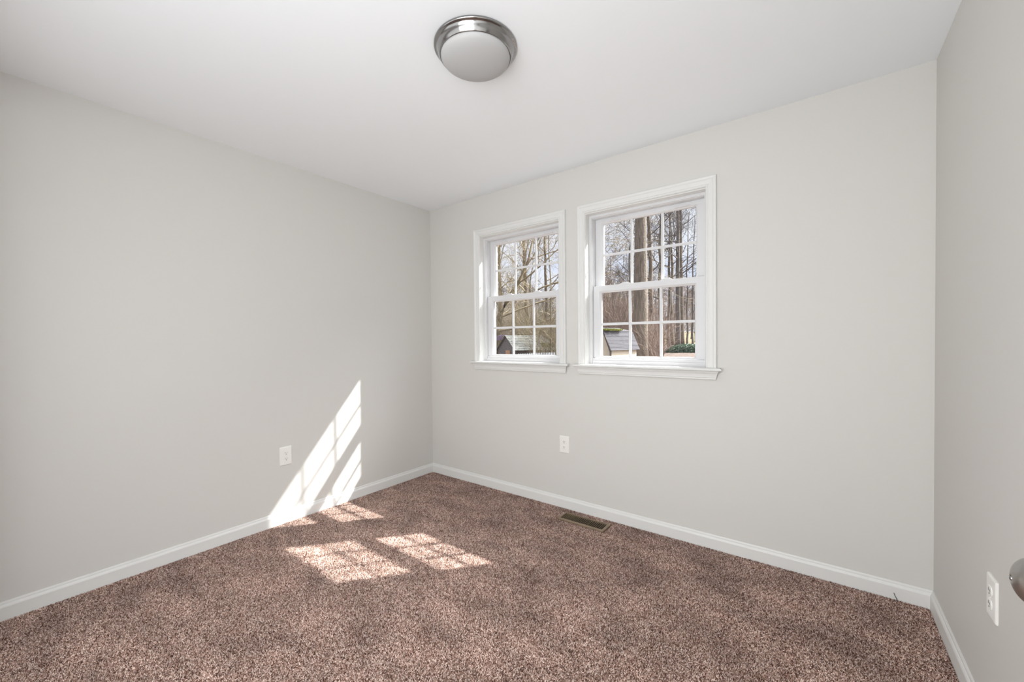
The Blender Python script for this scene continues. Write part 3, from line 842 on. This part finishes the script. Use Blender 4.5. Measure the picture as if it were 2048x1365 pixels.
# weathered board shed with hipped shingle roof
def old_shed():
    d0 = 26.0
    ax, ay = at(-0.7786, d0)
    zg = gz(ay)
    u = Vector((0.40, 0.915, 0)).normalized()
    root = empty('garden_shed', (ax, ay, zg), math.atan2(u.y, u.x))
    az = 1.2225 + 0.0165 * d0 - zg; e = 1.2225 - 0.0240 * d0 - zg
    hw, ln = 1.42, 3.3
    bm = bmesh.new()
    quad_prism(bm, [(0, -hw, 0), (0, hw, 0), (0, hw, e), (0, 0, az - 0.08), (0, -hw, e)], (ln, 0, 0))
    # lapped siding on the gable end
    nb_ = int(az / 0.13)
    for i in range(nb_):
        z = i * 0.13
        half = hw if z < e else hw * (az - 0.1 - z) / (az - e)
        if half > 0.05:
            quad_prism(bm, [(-0.002, -half, z), (-0.03, -half, z), (-0.004, -half, z + 0.125)], (0, 2 * half, 0))
    link('board_walls', bm, M['boards'], root)
    bm = bmesh.new()
    for s in (-1, 1):
        n_ = 9
        for i in range(n_):
            t0, t1 = i / n_, (i + 1.15) / n_
            a0, b0 = s * (hw + 0.22) * (1 - t0), e - 0.14 + (az - e + 0.16) * t0
            a1, b1 = s * (hw + 0.22) * max(0, 1 - t1), e - 0.14 + (az - e + 0.16) * min(1, t1)
            quad_prism(bm, [(-0.18, a0, b0), (-0.18, a0, b0 + 0.05), (-0.18, a1, b1 + 0.012), (-0.18, a1, b1)], (ln + 0.30, 0, 0))
    # hip at the far end
    E0 = ln + 0.1
    vs = [(E0, -hw - 0.2, e - 0.12), (E0, hw + 0.2, e - 0.12), (E0, 0, az), (E0 + 1.0, -hw - 0.2, e - 0.12), (E0 + 1.0, hw + 0.2, e - 0.12)]
    v = [bm.verts.new(c) for c in vs]
    bm.faces.new((v[0], v[3], v[2])); bm.faces.new((v[3], v[4], v[2])); bm.faces.new((v[4], v[1], v[2])); bm.faces.new((v[0], v[1], v[4], v[3])); bm.faces.new((v[0], v[2], v[1]))
    link('shingle_roof', bm, M['oldshingle'], root)
    bm = bmesh.new(); box(bm, -0.07, -0.03, -0.62, 0.1, 0.0, e - 0.12)
    o = link('plywood_panel', bm, M['orange'], root); o['label'] = 'orange plywood panel on the gable wall'
    rg = np.random.RandomState(9); num = 1500
    t = rg.uniform(0.15, 0.42, num)
    c = np.stack([rg.uniform(2.6, 3.6, num), -(hw + 0.22) * (1 - t), e - 0.14 + (az - e + 0.16) * t + 0.06], 1)
    a = rg.normal(0, 1, (num, 3)) * 0.025; b = rg.normal(0, 1, (num, 3)) * 0.018
    V = np.stack([c - a, c + b, c + a, c - b], 1).reshape(-1, 3)
    mesh_np('moss', V, np.arange(num * 4).reshape(num, 4), M['moss'], root)
    tag(root, 'dark weathered board shed with grey shingle roof, through the left window', 'shed')
old_shed()

# purple tarpaulin canopy behind the weathered shed
def canopy():
    d0 = 31.0
    x, y = at(-0.793, d0)
    zg = gz(y)
    root = empty('tarpaulin_canopy', (x, y, zg), math.radians(38))
    top = 1.2225 + 0.021 * d0 - zg
    bm = bmesh.new(); rings = []
    for i in range(13):
        f = i / 12; zz = top - 0.9 * (2 * f - 1) ** 2 if f < 0.5 else top - 0.15 * (2 * f - 1)
        rings.append([(i * 0.25 - 1.6, yy, zz - 0.1 * abs(yy)) for yy in (-0.9, -0.3, 0.3, 0.9)])
    vt = [[bm.verts.new(c) for c in r] for r in rings]; vb = [[bm.verts.new((c[0], c[1], c[2] - 0.42)) for c in r] for r in rings]
    for i in range(12):
        for j in range(3):
            bm.faces.new((vt[i][j], vt[i + 1][j], vt[i + 1][j + 1], vt[i][j + 1]))
        bm.faces.new((vt[i][0], vb[i][0], vb[i + 1][0], vt[i + 1][0])); bm.faces.new((vt[i][3], vt[i + 1][3], vb[i + 1][3], vb[i][3]))
    bm.faces.new([vt[0][0], vt[0][1], vt[0][2], vt[0][3], vb[0][3], vb[0][0]])
    link('tarpaulin', bm, M['purple'], root)
    for sx in (-1.5, 1.3):
        for sy in (-0.85, 0.85):
            bm = bmesh.new(); box(bm, sx - 0.04, sx + 0.04, sy - 0.04, sy + 0.04, 0, top - 1.0 if sx < 0 else top - 0.3)
            link('post', bm, M['boards'], root)
    tag(root, 'purple tarpaulin canopy behind the weathered shed', 'canopy')
canopy()

# white picket fence in front of the weathered shed
def fence():
    d0 = 20.5
    x, y = at(-0.735, d0); x2, y2 = at(-0.598, 23.5)
    zg = gz(y)
    u = Vector((x2 - x, y2 - y, 0)); Ln = u.length
    root = empty('picket_fence', (x, y, zg), math.atan2(u.y, u.x))
    h = 1.2225 - 0.0375 * d0 - zg
    n_ = int(Ln / 0.14)
    for i in range(n_):
        bm = bmesh.new(); xx = i * 0.14
        quad_prism(bm, [(xx, -0.01, 0), (xx + 0.075, -0.01, 0), (xx + 0.075, -0.01, h - 0.05), (xx + 0.037, -0.01, h), (xx, -0.01, h - 0.05)], (0, 0.02, 0))
        link('picket', bm, M['picket'], root)
    for z in (0.25, h - 0.28):
        bm = bmesh.new(); box(bm, 0, Ln, 0.012, 0.05, z, z + 0.08); link('rail', bm, M['picket'], root)
    tag(root, 'white picket fence in front of the weathered shed', 'fence')
fence()
